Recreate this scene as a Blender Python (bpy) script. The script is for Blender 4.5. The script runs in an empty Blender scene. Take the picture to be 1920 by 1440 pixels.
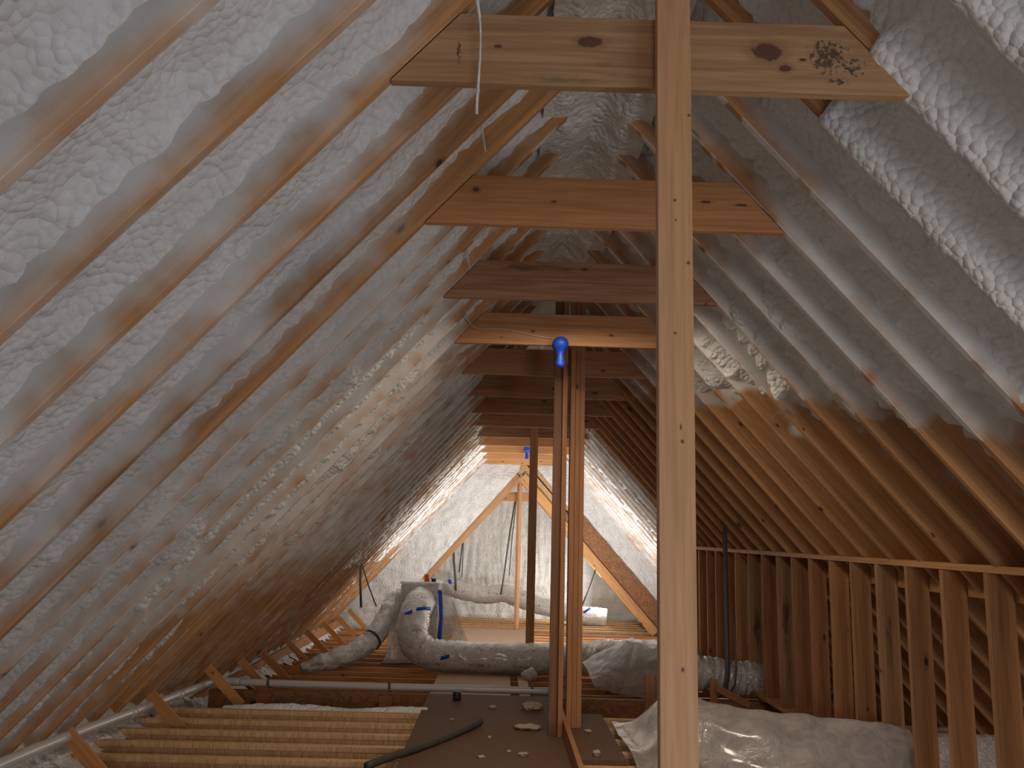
import bpy, bmesh, math, random
import numpy as np
from mathutils import Vector, Matrix

random.seed(7)
SC = bpy.context.scene
COL = SC.collection
IN = 0.0254                      # everything below is laid out in inches
EYE = 60.0                       # eye height above the near floor

# ------------------------------------------------------------------ camera
PITCH, ROLL, YAW, FPX = 0.175975, 0.0270436, 0.008546, 1580.0
def camera():
    cy, sy = math.cos(YAW), math.sin(YAW)
    fw = Vector((sy*math.cos(PITCH), cy*math.cos(PITCH), math.sin(PITCH)))
    r0 = Vector((cy, -sy, 0)); u0 = r0.cross(fw)
    r = math.cos(ROLL)*r0 + math.sin(ROLL)*u0
    u = -math.sin(ROLL)*r0 + math.cos(ROLL)*u0
    cd = bpy.data.cameras.new('camera'); co = bpy.data.objects.new('camera', cd)
    COL.objects.link(co)
    m = Matrix.Identity(4)
    for i in range(3):
        m[i][0], m[i][1], m[i][2] = r[i], u[i], -fw[i]
    m[0][3], m[1][3], m[2][3] = 0, 0, EYE*IN
    co.matrix_world = m
    cd.sensor_width = 36.0; cd.lens = FPX/1920*36.0
    cd.clip_start = 0.02; cd.clip_end = 100
    SC.camera = co
camera()

# ------------------------------------------------------------------ world, light, exposure
w = bpy.data.worlds.new('World'); SC.world = w; w.use_nodes = True
w.node_tree.nodes['Background'].inputs[0].default_value = (0.62, 0.72, 0.9, 1)
w.node_tree.nodes['Background'].inputs[1].default_value = 1.0
SC.view_settings.view_transform = 'Standard'
SC.view_settings.look = 'None'
SC.view_settings.gamma = 1.0
SC.view_settings.exposure = 0.0
SC.view_settings.use_curve_mapping = False
try:                             # keep light paths short: the attic is all rough surfaces
    SC.cycles.max_bounces = 6; SC.cycles.glossy_bounces = 2; SC.cycles.transparent_max_bounces = 5
    SC.cycles.caustics_reflective = False; SC.cycles.caustics_refractive = False
except AttributeError:
    pass

def P(x, y, z):                  # inches from the camera -> metres in the world
    return Vector((x*IN, y*IN, (z+EYE)*IN))

def area(name, pos, aim, sx, sy, power, color, spread=180):
    ld = bpy.data.lights.new(name, 'AREA'); ld.shape = 'RECTANGLE'
    ld.size = sx*IN; ld.size_y = sy*IN; ld.energy = power; ld.color = color
    ld.spread = math.radians(spread)
    o = bpy.data.objects.new(name, ld); COL.objects.link(o)
    o.location = P(*pos)
    o.rotation_euler = (P(*aim)-P(*pos)).to_track_quat('-Z', 'Y').to_euler()
    return o
# assumed light behind the camera and in the far wing; the fills are added
area('assumed_window_light', (0, -346, 30), (6, 200, -50), 100, 76, 72, (1.0, 0.80, 0.62), 140)  # unseen window, assumed from the light on faces toward the camera
area('cool_fill', (92, -6, -24), (-66, 150, 22), 64, 44, 29, (0.62, 0.77, 1.0))  # added fill, no dormer built; cools the slope opposite the knee wall
tl = area('tie_fill', (19, 203, 61), (19, 220, -60), 30, 8, 22, (1.0, 0.84, 0.68), 150)  # added unseen light behind the third tie, lifts the joists and lower rafters
tl.rotation_euler = (0.22, 0, 0)                 # under the ridge, turned a little along the attic
area('assumed_wing_light', (96, 752, -38), (-40, 735, -30), 50, 44, 100, (1.0, 0.98, 0.93))  # assumed unseen side light for the bright wing, no window built
area('floor_fill', (34, 566, -73.8), (26, 640, 60), 66, 36, 155, (0.97, 0.98, 1.0))  # added upward fill hidden behind the big duct
area('eave_fill', (130, 20, -38), (112, 300, -30), 30, 30, 32, (1.0, 0.80, 0.60))  # added unseen fill for the studs and rafters behind the knee wall
area('side_fill', (142, 560, -38), (-60, 420, 0), 60, 26, 85, (1.0, 0.90, 0.80))  # added unseen fill beyond the knee wall, brightens the middle of the opposite slope

# ------------------------------------------------------------------ geometry constants (inches, camera at the origin)
M = 1.11512722
AL = math.atan(M); CA, SA = math.cos(AL), math.sin(AL)
RX, RZ = 17.151, 90.585          # ridge of the rafters' lower faces
D1, SP = 95.27, 16.0             # first collar tie, rafter spacing
NEAR, FAR = -60.0, -75.0         # the two floor levels
ENDW = 690.0                     # gable wall at the end of the main attic
WX, WZ, WEND = 15.0, 49.0, 812.0 # lower wing beyond it
def tie_y(i): return D1 + 48*(i-1)

# ------------------------------------------------------------------ noise
_rng = np.random.RandomState(3)
_perm = _rng.permutation(512); _perm = np.concatenate([_perm, _perm])
_grad = _rng.uniform(0, 2*np.pi, 512)
def perlin(x, y, seed=0):
    x = np.asarray(x, float)+seed*17.31; y = np.asarray(y, float)+seed*5.77
    xi = np.floor(x).astype(int); yi = np.floor(y).astype(int)
    xf = x-xi; yf = y-yi
    u = xf*xf*xf*(xf*(xf*6-15)+10); v = yf*yf*yf*(yf*(yf*6-15)+10)
    def g(ix, iy, fx, fy):
        a = _grad[_perm[(_perm[ix & 511]+iy) & 511]]
        return np.cos(a)*fx+np.sin(a)*fy
    n00 = g(xi, yi, xf, yf); n10 = g(xi+1, yi, xf-1, yf)
    n01 = g(xi, yi+1, xf, yf-1); n11 = g(xi+1, yi+1, xf-1, yf-1)
    return 1.4*((n00*(1-u)+n10*u)*(1-v)+(n01*(1-u)+n11*u)*v)
def fbm(x, y, seed=0, oct=3):
    s = 0; a = 1
    for i in range(oct):
        s = s+a*perlin(x*2**i, y*2**i, seed+i*3); a *= .5
    return s
def bubbles(x, y, seed=0):       # rounded cells, 0..1
    x = np.asarray(x, float); y = np.asarray(y, float)
    xi = np.floor(x).astype(int); yi = np.floor(y).astype(int)
    best = np.full(x.shape, 9.0)
    for dx in (-1, 0, 1):
        for dy in (-1, 0, 1):
            h = _perm[(_perm[(xi+dx+seed*7) & 511]+yi+dy) & 511]
            px = xi+dx+(h % 97)/97.; py = yi+dy+(h % 89)/89.
            best = np.minimum(best, (px-x)**2+(py-y)**2)
    return 1-np.clip(best, 0, 1)
def sstep(a, b, x):
    t = np.clip((x-a)/(b-a), 0, 1); return t*t*(3-2*t)

# ------------------------------------------------------------------ materials
class NT:
    def __init__(s, name):
        s.m = bpy.data.materials.new(name); s.m.use_nodes = True
        s.t = s.m.node_tree; s.b = s.t.nodes['Principled BSDF']; s.out = s.t.nodes['Material Output']
    def n(s, typ, **kw):
        nd = s.t.nodes.new(typ)
        for k, v in kw.items(): setattr(nd, k, v)
        return nd
    def l(s, a, b): s.t.links.new(a, b)
    def put(s, sock, v):
        if hasattr(v, 'is_linked') or isinstance(v, bpy.types.NodeSocket): s.l(v, sock)
        elif isinstance(v, (tuple, list)) and len(v) == 3 and sock.type == 'RGBA': sock.default_value = (*v, 1)
        else: sock.default_value = v
    def math(s, op, a, b=0.0, c=0.0, clamp=False):
        nd = s.n('ShaderNodeMath', operation=op, use_clamp=clamp)
        s.put(nd.inputs[0], a); s.put(nd.inputs[1], b); s.put(nd.inputs[2], c)
        return nd.outputs[0]
    def mix(s, f, a, b, blend='MIX'):
        nd = s.n('ShaderNodeMix', data_type='RGBA', blend_type=blend)
        s.put(nd.inputs[0], f); s.put(nd.inputs[6], a); s.put(nd.inputs[7], b)
        return nd.outputs[2]
    def noise(s, vec, scale, detail=3, rough=.55, dist=0.0):
        nd = s.n('ShaderNodeTexNoise'); s.l(vec, nd.inputs['Vector'])
        nd.inputs['Scale'].default_value = scale; nd.inputs['Detail'].default_value = detail
        nd.inputs['Roughness'].default_value = rough; nd.inputs['Distortion'].default_value = dist
        return nd.outputs['Fac']
    def vmul(s, vec, v):
        nd = s.n('ShaderNodeVectorMath', operation='MULTIPLY'); s.l(vec, nd.inputs[0]); nd.inputs[1].default_value = v
        return nd.outputs[0]
    def vadd(s, a, b):
        nd = s.n('ShaderNodeVectorMath', operation='ADD'); s.l(a, nd.inputs[0]); s.put(nd.inputs[1], b)
        return nd.outputs[0]
    def ramp(s, f, lo, hi):
        nd = s.n('ShaderNodeMapRange', interpolation_type='SMOOTHSTEP'); s.put(nd.inputs[0], f)
        s.put(nd.inputs[1], lo); s.put(nd.inputs[2], hi)
        return nd.outputs[0]
    def bump(s, h, strength=.3, dist=.01):
        nd = s.n('ShaderNodeBump'); nd.inputs['Strength'].default_value = strength
        nd.inputs['Distance'].default_value = dist; s.l(h, nd.inputs['Height'])
        s.l(nd.outputs[0], s.b.inputs['Normal'])

def foam_color(t, vec):
    n1 = t.noise(vec, 5, 2); n2 = t.noise(vec, 40, 1)
    c = t.mix(t.ramp(n1, .35, .7), (.86, .845, .82), (.77, .755, .71))
    return t.mix(t.math('MULTIPLY', t.ramp(n2, .5, .8), .25), c, (.62, .60, .50))

def wood_nodes(t, light, dark, overspray=False, mold=None, knots=1.0):
    tc = t.n('ShaderNodeTexCoord'); oi = t.n('ShaderNodeObjectInfo')
    rnd = oi.outputs['Random']
    off = t.n('ShaderNodeCombineXYZ')
    t.l(t.math('MULTIPLY', rnd, 61.7), off.inputs[0]); t.l(t.math('MULTIPLY', rnd, 23.1), off.inputs[2])
    obj = tc.outputs['Object']
    v = t.vadd(obj, off.outputs[0])
    g1 = t.noise(t.vmul(v, (1.1, 22, 26)), 2.2, 3, .6, .6)
    g2 = t.noise(t.vmul(v, (.5, 6, 9)), 2.0, 1, .5, 1.0)
    base = t.mix(t.ramp(g1, .3, .72), light, dark)
    base = t.mix(t.math('MULTIPLY', t.ramp(g2, .45, .75), .45), base, tuple(c*.62 for c in dark))
    # knots
    vx = t.n('ShaderNodeSeparateXYZ'); t.l(v, vx.inputs[0])
    kv = t.n('ShaderNodeCombineXYZ'); t.l(t.math('MULTIPLY', vx.outputs[0], 2.3), kv.inputs[0]); t.l(t.math('MULTIPLY', vx.outputs[2], 5.2), kv.inputs[1])
    kw = t.n('ShaderNodeVectorMath', operation='ADD'); t.l(kv.outputs[0], kw.inputs[0])
    vo = t.n('ShaderNodeTexVoronoi', voronoi_dimensions='2D'); t.l(kv.outputs[0], vo.inputs['Vector']); vo.inputs['Scale'].default_value = 1.0
    vc = t.n('ShaderNodeSeparateColor'); t.l(vo.outputs['Color'], vc.inputs[0])
    size = t.math('MULTIPLY_ADD', vc.outputs[0], .075, .0)
    inner = t.ramp(vo.outputs['Distance'], t.math('ADD', size, .012), t.math('MULTIPLY', size, .55))
    halo = t.ramp(vo.outputs['Distance'], t.math('ADD', t.math('MULTIPLY', size, 2.2), .01), size)
    on = t.ramp(vc.outputs[1], .52, .56)
    base = t.mix(t.math('MULTIPLY', t.math('MULTIPLY', halo, on), .5*knots), base, tuple(c*.55 for c in dark))
    base = t.mix(t.math('MULTIPLY', t.math('MULTIPLY', inner, on), .92*knots), base, (.05, .02, .01))
    return tc, oi, obj, v, base, g1

def lumber(name, light, dark, mold=False, bumpy=.12, knots=1.0, spots=(), moldscale=None):
    t = NT(name)
    tc, oi, obj, v, base, g1 = wood_nodes(t, light, dark, knots=knots)
    base = t.mix(1.0, base, oi.outputs['Color'], 'MULTIPLY')
    val = t.n('ShaderNodeHueSaturation'); t.l(base, val.inputs['Color'])
    t.l(t.math('MULTIPLY_ADD', oi.outputs['Random'], .34, .84), val.inputs['Value'])
    base = val.outputs[0]
    if mold:                                     # (x, z, rx, rz) in metres of the board's own frame
        sx = t.n('ShaderNodeSeparateXYZ'); t.l(obj, sx.inputs[0])
        for (mx, mz, rx, rz, thr) in mold:
            dx = t.math('DIVIDE', t.math('SUBTRACT', sx.outputs[0], mx), rx)
            dz = t.math('DIVIDE', t.math('SUBTRACT', sx.outputs[2], mz), rz)
            d = t.math('ADD', t.math('MULTIPLY', dx, dx), t.math('MULTIPLY', dz, dz))
            n = t.noise(t.vmul(v, moldscale or (3, 14, 12)), 1.0, 4, .6) if moldscale or rx > .3 else t.noise(obj, 55, 5, .7)
            f = t.ramp(t.math('SUBTRACT', n, t.math('MULTIPLY', d, .2)), thr-(.08 if moldscale or rx > .3 else 0), thr+(.2 if moldscale or rx > .3 else .09))
            base = t.mix(t.math('MULTIPLY', f, .85), base, (.045, .035, .025))
    if spots:
        sx = t.n('ShaderNodeSeparateXYZ'); t.l(obj, sx.inputs[0]); wob = t.noise(obj, 40, 2)
        for (mx, mz, rx, rz) in spots:
            dx = t.math('DIVIDE', t.math('SUBTRACT', sx.outputs[0], mx), rx); dz = t.math('DIVIDE', t.math('SUBTRACT', sx.outputs[2], mz), rz)
            d = t.math('ADD', t.math('SQRT', t.math('ADD', t.math('MULTIPLY', dx, dx), t.math('MULTIPLY', dz, dz))), t.math('MULTIPLY', t.math('SUBTRACT', wob, .5), .8))
            base = t.mix(t.math('MULTIPLY', t.ramp(d, 2.0, .9), .45), base, (.20, .09, .04))
            base = t.mix(t.math('MULTIPLY', t.ramp(d, 1.05, .75), .9), base, (.10, .035, .02))
    t.l(base, t.b.inputs['Base Color']); t.b.inputs['Roughness'].default_value = .62
    t.bump(g1, bumpy, .002)
    return t.m

def rafter_material():
    # object colour carries the overspray of each rafter: r = cover near the ridge, g = cover near the eave, b = where it changes
    t = NT('rafter_lumber')
    tc, oi, obj, v, base, g1 = wood_nodes(t, (.60, .32, .135), (.47, .22, .08))
    val = t.n('ShaderNodeHueSaturation'); t.l(base, val.inputs['Color'])
    t.l(t.math('MULTIPLY_ADD', oi.outputs['Random'], .3, .82), val.inputs['Value'])
    base = val.outputs[0]
    s = t.n('ShaderNodeSeparateXYZ'); t.l(obj, s.inputs[0])
    c = t.n('ShaderNodeSeparateColor'); t.l(oi.outputs['Color'], c.inputs[0])
    x = t.math('DIVIDE', s.outputs[0], 6.0)
    nb = t.noise(t.vmul(v, (1, 1, 1)), 3.2, 2, .5)
    nm = t.noise(t.vmul(v, (1, .6, 1)), 7.0, 2, .5)
    f = t.ramp(t.math('ADD', x, t.math('MULTIPLY', t.math('SUBTRACT', nb, .5), .35)), t.math('SUBTRACT', c.outputs[2], .07), t.math('ADD', c.outputs[2], .07))
    cov = t.n('ShaderNodeMix', data_type='FLOAT'); t.l(f, cov.inputs[0]); t.l(c.outputs[0], cov.inputs[2]); t.l(c.outputs[1], cov.inputs[3])
    z = t.math('MULTIPLY', s.outputs[2], 5.6)
    zk = t.math('ADD', cov.outputs[0], .6, clamp=True)
    q = t.math('ADD', cov.outputs[0], t.math('SUBTRACT', t.math('MULTIPLY', z, zk), .42))
    q = t.math('ADD', q, t.math('MULTIPLY', t.math('SUBTRACT', nb, .5), 1.15))
    q = t.math('ADD', q, t.math('MULTIPLY', t.math('SUBTRACT', nm, .5), .5))
    low = t.math('MULTIPLY', t.math('LESS_THAN', s.outputs[2], .0028), t.ramp(cov.outputs[0], .70, .84))
    q = t.math('ADD', q, t.math('MULTIPLY', t.math('MULTIPLY', low, t.ramp(nm, .36, .52)), .7))
    q = t.math('SUBTRACT', q, t.math('MULTIPLY', t.ramp(s.outputs[0], 1.35, .85), .6))
    fac = t.ramp(q, .05, .85)
    col = t.mix(t.math('MULTIPLY', fac, .93), base, foam_color(t, obj))
    t.l(col, t.b.inputs['Base Color']); t.b.inputs['Roughness'].default_value = .7
    t.bump(g1, .1, .002)
    return t.m

def foam_material(name='spray_foam', warm=(1, 1, 1)):
    t = NT(name)
    tc = t.n('ShaderNodeTexCoord'); obj = tc.outputs['Object']
    c = foam_color(t, obj)
    c = t.mix(1.0, c, (*warm, 1), 'MULTIPLY')
    vo = t.n('ShaderNodeTexVoronoi', feature='F1'); t.l(obj, vo.inputs['Vector']); vo.inputs['Scale'].default_value = 34
    n2 = t.noise(obj, 45, 2, .6)
    cr = t.noise(obj, 13, 4, .75)
    crack = t.math('MULTIPLY', t.ramp(cr, .685, .73), .55)
    c = t.mix(crack, c, (.20, .17, .12))
    h = t.math('ADD', t.math('MULTIPLY', t.math('POWER', vo.outputs['Distance'], 2.0), -1.3), t.math('MULTIPLY', n2, .45))
    t.l(c, t.b.inputs['Base Color']); t.b.inputs['Roughness'].default_value = .75
    t.bump(h, .55, .02)
    return t.m

def plain(name, color, rough=.5, metal=0.0, nscale=0, namp=.15, bump=0, bscale=60):
    t = NT(name); tc = t.n('ShaderNodeTexCoord'); obj = tc.outputs['Object']
    if nscale:
        n = t.noise(obj, nscale, 4)
        t.l(t.mix(t.math('MULTIPLY', n, namp*2), color, tuple(c*.45 for c in color)), t.b.inputs['Base Color'])
    else: t.b.inputs['Base Color'].default_value = (*color, 1)
    t.b.inputs['Roughness'].default_value = rough; t.b.inputs['Metallic'].default_value = metal
    if bump: t.bump(t.noise(obj, bscale, 4, .6), bump, .006)
    return t.m

def osb(name, light, dark):
    t = NT(name); tc = t.n('ShaderNodeTexCoord'); oi = t.n('ShaderNodeObjectInfo')
    off = t.n('ShaderNodeCombineXYZ'); t.l(t.math('MULTIPLY', oi.outputs['Random'], 40.), off.inputs[0])
    v = t.vadd(tc.outputs['Object'], off.outputs[0])
    vo = t.n('ShaderNodeTexVoronoi'); t.l(t.vmul(v, (34, 60, 46)), vo.inputs['Vector']); vo.inputs['Scale'].default_value = 1
    sc = t.n('ShaderNodeSeparateColor'); t.l(vo.outputs['Color'], sc.inputs[0])
    n = t.noise(t.vmul(v, (18, 50, 30)), 2, 4, .7, 1.)
    c = t.mix(sc.outputs[0], light, dark)
    c = t.mix(t.math('MULTIPLY', t.ramp(n, .56, .72), .7), c, tuple(q*.4 for q in dark))
    t.l(c, t.b.inputs['Base Color']); t.b.inputs['Roughness'].default_value = .7
    t.bump(n, .25, .003)
    return t.m

def wrap_material(name, color, rough, metal, transp, bscale, bstr, marks=False):
    t = NT(name); tc = t.n('ShaderNodeTexCoord'); obj = tc.outputs['Object']
    n = t.noise(obj, bscale, 5, .62, 1.4); n2 = t.noise(obj, bscale*.35, 3, .5, .8)
    c = t.mix(t.ramp(n, .35, .7), color, tuple(q*.72 for q in color))
    t.l(c, t.b.inputs['Base Color']); t.b.inputs['Roughness'].default_value = rough; t.b.inputs['Metallic'].default_value = metal
    t.bump(t.math('ADD', n, t.math('MULTIPLY', n2, 1.5)), bstr, .02)
    t.b.inputs['Coat Weight'].default_value = .6; t.b.inputs['Coat Roughness'].default_value = .12
    if marks:                                    # rows of blurred printing on the jacket
        sx = t.n('ShaderNodeSeparateXYZ'); t.l(obj, sx.inputs[0])
        row = t.ramp(t.math('ABSOLUTE', t.math('SUBTRACT', t.math('FRACT', t.math('MULTIPLY', sx.outputs[2], 4.7)), .5)), .12, .07)
        ch = t.noise(t.vmul(obj, (70, 20, 30)), 1.0, 1)
        word = t.noise(t.vmul(obj, (9, 1, 5)), 1.0, 1)
        mk = t.math('MULTIPLY', t.math('MULTIPLY', row, t.ramp(ch, .53, .58)), t.ramp(word, .46, .52))
        t.l(t.mix(t.math('MULTIPLY', mk, .7), c, (.12, .11, .11)), t.b.inputs['Base Color'])
    if transp:
        tr = t.n('ShaderNodeBsdfTransparent'); mx = t.n('ShaderNodeMixShader')
        t.l(t.math('MULTIPLY', t.ramp(n2, .75, .3), transp), mx.inputs[0])
        t.l(t.b.outputs[0], mx.inputs[1]); t.l(tr.outputs[0], mx.inputs[2]); t.l(mx.outputs[0], t.out.inputs[0])
    return t.m

def joist_material():
    m = osb('joist_strand_board', (.78, .51, .275), (.60, .36, .165))
    nd = [n for n in m.node_tree.nodes if n.type == 'VECT_MATH' and n.operation == 'MULTIPLY']
    nd[0].inputs[1].default_value = (75, 40, 13); nd[1].inputs[1].default_value = (40, 30, 9)
    return m

MAT = dict(
    joist=joist_material(),
    lumber=lumber('spruce_lumber', (.62, .35, .16), (.49, .245, .10)),
    pale=lumber('pale_lumber', (.58, .335, .165), (.50, .27, .12), knots=.8),
    post=lumber('post_lumber', (.58, .335, .165), (.50, .27, .12), knots=0, spots=[(2.31, .088, .005, .005), (2.10, .048, .004, .004), (1.83, .062, .008, .003), (1.79, .066, .005, .005), (1.18, .062, .006, .005), (2.77, .094, .004, .004), (.86, .094, .005, .004), (2.50, .050, .004, .004), (2.44, .052, .003, .003)]),
    knotty=lumber('knotty_lumber', (.62, .35, .16), (.49, .245, .10), knots=0, spots=[(.226, .165, .016, .012), (.584, .117, .012, .006), (1.28, .138, .024, .007), (1.44, .128, .026, .006)]),
    twoknot=lumber('two_knot_lumber', (.62, .35, .16), (.49, .245, .10), knots=.3, spots=[(.58, .102, .017, .009), (1.16, .088, .018, .010), (.35, .05, .010, .004)]),
    red=lumber('reddish_lumber', (.52, .265, .12), (.39, .175, .075)),
    moldy=lumber('moldy_lumber', (.58, .36, .19), (.43, .24, .115), mold=[(1.37, .125, .085, .075, .40), (1.45, .09, .06, .05, .45), (1.40,.04,.05,.02,.44), (.64, .03, .40, .035, .50), (.21, .10, .012, .06, .45)], spots=[(.62, .150, .042, .020), (1.18, .135, .050, .032), (1.235, .08, .02, .012), (.33, .125, .012, .006)]),
    stained=lumber('stained_lumber', (.45, .25, .125), (.30, .15, .07), mold=[(.5, .20, .4, .05, .47)]),
    streaky=lumber('mildewed_lumber', (.52, .32, .165), (.38, .21, .10), mold=[(.70, .07, .5, .045, .46)], moldscale=(4, 14, 14)),
    rafter=rafter_material(),
    foam=foam_material(),
    dusty=foam_material('dusty_foam', (.62, .50, .36)),
    osb=osb('strand_board', (.74, .49, .265), (.56, .33, .15)),
    osb_red=osb('weathered_strand_board', (.36, .17, .075), (.22, .09, .035)),
    ply=plain('plywood', (.155, .082, .041), .75, 0, 14, .22),
    ply_pale=plain('pale_plywood', (.50, .34, .22), .75, 0, 12, .2),
    deck=plain('roof_sheathing', (.40, .26, .14), .8, 0, 8, .3),
    gyp=plain('gypsum_board', (.50, .47, .43), .9, 0, 6, .1),
    pvc=plain('white_pvc', (.60, .58, .57), .25),
    duct=wrap_material('duct_jacket', (.82, .79, .76), .26, 0.2, 0, 22, .75, True),
    foil=wrap_material('foil_jacket', (.88, .84, .82), .2, 0.35, 0, 30, 1.0),
    poly=wrap_material('polyethylene_film', (.52, .465, .43), .2, 0, .34, 7, .6),
    polyclear=wrap_material('thin_clear_film', (.80, .78, .78), .25, 0, .62, 9, .6),
    strap=plain('grey_strapping', (.11, .11, .115), .5),
    black=plain('black_plastic', (.012, .012, .014), .45),
    blue=plain('blue_tape', (.012, .075, .55), .42, 0, 0, 0, .5, 40),
    orange=plain('orange_plastic', (.75, .16, .03), .4),
    cable=plain('pale_cable', (.62, .52, .42), .6),
    hose=plain('dark_hose', (.085, .07, .055), .6, 0, 12, .3),
    glass=plain('window_glass', (.8, .85, .9), .05),
    white=plain('white_paint', (.7, .7, .7), .5),
)

# ------------------------------------------------------------------ object helpers
def tag(o, label=None, cat=None, group=None, kind=None):
    if label: o['label'] = label
    if cat: o['category'] = cat
    if group: o['group'] = group
    if kind: o['kind'] = kind
    return o
def empty(name, pos):
    o = bpy.data.objects.new(name, None); COL.objects.link(o); o.location = P(*pos); o.empty_display_size = .05
    return o
def link(name, me, mat, parent=None, smooth=False):
    o = bpy.data.objects.new(name, me); COL.objects.link(o)
    me.materials.append(MAT[mat] if isinstance(mat, str) else mat)
    if smooth:
        me.polygons.foreach_set('use_smooth', [True]*len(me.polygons))
    return o
def parent_to(o, par):
    o.parent = par
    o.matrix_parent_inverse = (Matrix.Translation(par.location) @ par.rotation_euler.to_matrix().to_4x4()).inverted() if par.type == 'EMPTY' else par.matrix_basis.inverted()
def board(name, L, wd, t, org, xd, zd, mat, parent=None, cut0=0, cut1=0, bev=.07):
    """plank: length L along xd, width wd along zd, thickness t; cut0/cut1 shift the ends at the far edge"""
    xd = Vector(xd).normalized(); zd = Vector(zd); zd = (zd-xd*zd.dot(xd)).normalized(); yd = zd.cross(xd)
    bm = bmesh.new()
    vs = [bm.verts.new(Vector(p)*IN) for p in ((0, 0, 0), (L, 0, 0), (L+cut1, 0, wd), (cut0, 0, wd), (0, t, 0), (L, t, 0), (L+cut1, t, wd), (cut0, t, wd))]
    for f in ((0, 1, 2, 3), (5, 4, 7, 6), (4, 5, 1, 0), (3, 2, 6, 7), (1, 5, 6, 2), (4, 0, 3, 7)):
        bm.faces.new([vs[i] for i in f])
    bmesh.ops.recalc_face_normals(bm, faces=bm.faces)
    if bev: bmesh.ops.bevel(bm, geom=list(bm.edges), offset=bev*IN, segments=1, affect='EDGES', clamp_overlap=True)
    me = bpy.data.meshes.new(name); bm.to_mesh(me); bm.free()
    o = link(name, me, mat)
    m = Matrix.Identity(4)
    for i in range(3): m[i][0], m[i][1], m[i][2] = xd[i], yd[i], zd[i]
    m.translation = P(*org)
    o.matrix_world = m
    if parent: parent_to(o, parent)
    return o
def grid_mesh(name, V, mat, parent=None, smooth=True, loop_v=False):
    """V: (nu, nv, 3) inches from the camera"""
    nu, nv = V.shape[:2]
    c = V.reshape(-1, 3).mean(0)
    co = ((V.reshape(-1, 3)-c)*IN).astype(np.float32)
    i = np.arange(nu*nv).reshape(nu, nv)
    if loop_v: i = np.concatenate([i, i[:, :1]], 1)
    f = np.stack([i[:-1, :-1], i[1:, :-1], i[1:, 1:], i[:-1, 1:]], -1).reshape(-1, 4)
    me = bpy.data.meshes.new(name)
    me.vertices.add(len(co)); me.vertices.foreach_set('co', co.ravel())
    me.loops.add(f.size); me.loops.foreach_set('vertex_index', f.ravel().astype(np.int32))
    me.polygons.add(len(f)); me.polygons.foreach_set('loop_start', np.arange(0, f.size, 4, dtype=np.int32))
    me.polygons.foreach_set('loop_total', np.full(len(f), 4, np.int32))
    me.update(calc_edges=True); me.validate()
    o = link(name, me, mat, smooth=smooth)
    o.location = P(*c)
    if parent: parent_to(o, parent)
    return o
def catmull(pts, n):
    pts = [np.array(p, float) for p in pts]; pts = [2*pts[0]-pts[1]]+pts+[2*pts[-1]-pts[-2]]
    out = []
    seg = len(pts)-3
    for k in range(n):
        s = k/(n-1)*seg; i = min(int(s), seg-1); t = s-i
        a, b, c, d = pts[i:i+4]
        out.append(.5*((2*b)+(-a+c)*t+(2*a-5*b+4*c-d)*t*t+(-a+3*b-3*c+d)*t**3))
    return np.array(out)
def tube(name, pts, r, mat, parent=None, n=40, seg=20, rough=0.0, wrink=0.0, seed=0, cap=True, flat=1.0, smoothpath=True):
    """round tube along a curve; r a number or one radius per control point; rough = lumps, wrink = rings"""
    path = catmull(pts, n) if smoothpath else np.array(pts, float)
    n = len(path)
    rr = np.interp(np.linspace(0, 1, n), np.linspace(0, 1, len(r)), r) if isinstance(r, (list, tuple)) else np.full(n, float(r))
    T = np.gradient(path, axis=0); T /= np.linalg.norm(T, axis=1)[:, None]
    up = np.array((0, 0, 1.0))
    if abs(T[:, 2]).max() > .95: up = np.array((0.05, 1.0, 0.02))
    A = np.cross(T, up); A /= np.linalg.norm(A, axis=1)[:, None]; B = np.cross(A, T)
    th = np.linspace(0, 2*np.pi, seg, endpoint=False)
    arc = np.concatenate([[0], np.cumsum(np.linalg.norm(np.diff(path, axis=0), axis=1))])
    X, Y = np.meshgrid(arc, th, indexing='ij')
    R = rr[:, None]*np.ones_like(Y)
    if rough: R = R+rough*fbm(X/6+3, np.cos(Y)*1.5+np.sin(Y)*2.1, seed)
    if wrink: R = R+wrink*perlin(X/1.3, np.sin(Y)*1.2+np.cos(Y)*.7, seed+5)
    V = path[:, None]+A[:, None]*(np.cos(Y)*R)[..., None]+B[:, None]*(np.sin(Y)*R*flat)[..., None]
    if cap:
        V = np.concatenate([np.repeat(path[:1, None], seg, 1)+(V[:1]-path[:1, None])*.02, V, np.repeat(path[-1:, None], seg, 1)+(V[-1:]-path[-1:, None])*.02], 0)
    return grid_mesh(name, V, mat, parent, loop_v=True)
def box(name, lo, hi, mat, parent=None, bev=.1):
    d = np.array(hi, float)-np.array(lo, float)
    return board(name, d[0], d[2], d[1], lo, (1, 0, 0), (0, 0, 1), mat, parent, bev=bev)
def strip(name, pts, wd, mat, parent=None, across=(1, 0, 0), th=.12):
    """thin flat strap along points, with thickness"""
    pts = np.array(pts, float); a = np.array(across, float)*wd/2
    nrm = np.cross(np.gradient(pts, axis=0), a); nrm /= np.linalg.norm(nrm, axis=1)[:, None]
    V = np.stack([pts-a, pts+a, pts+a+nrm*th, pts-a+nrm*th], 1)
    V = np.concatenate([V[:1]*0+V[:1].mean(1, keepdims=True), V, V[-1:]*0+V[-1:].mean(1, keepdims=True)], 0)
    return grid_mesh(name, V, mat, parent, smooth=False, loop_v=True)
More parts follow.
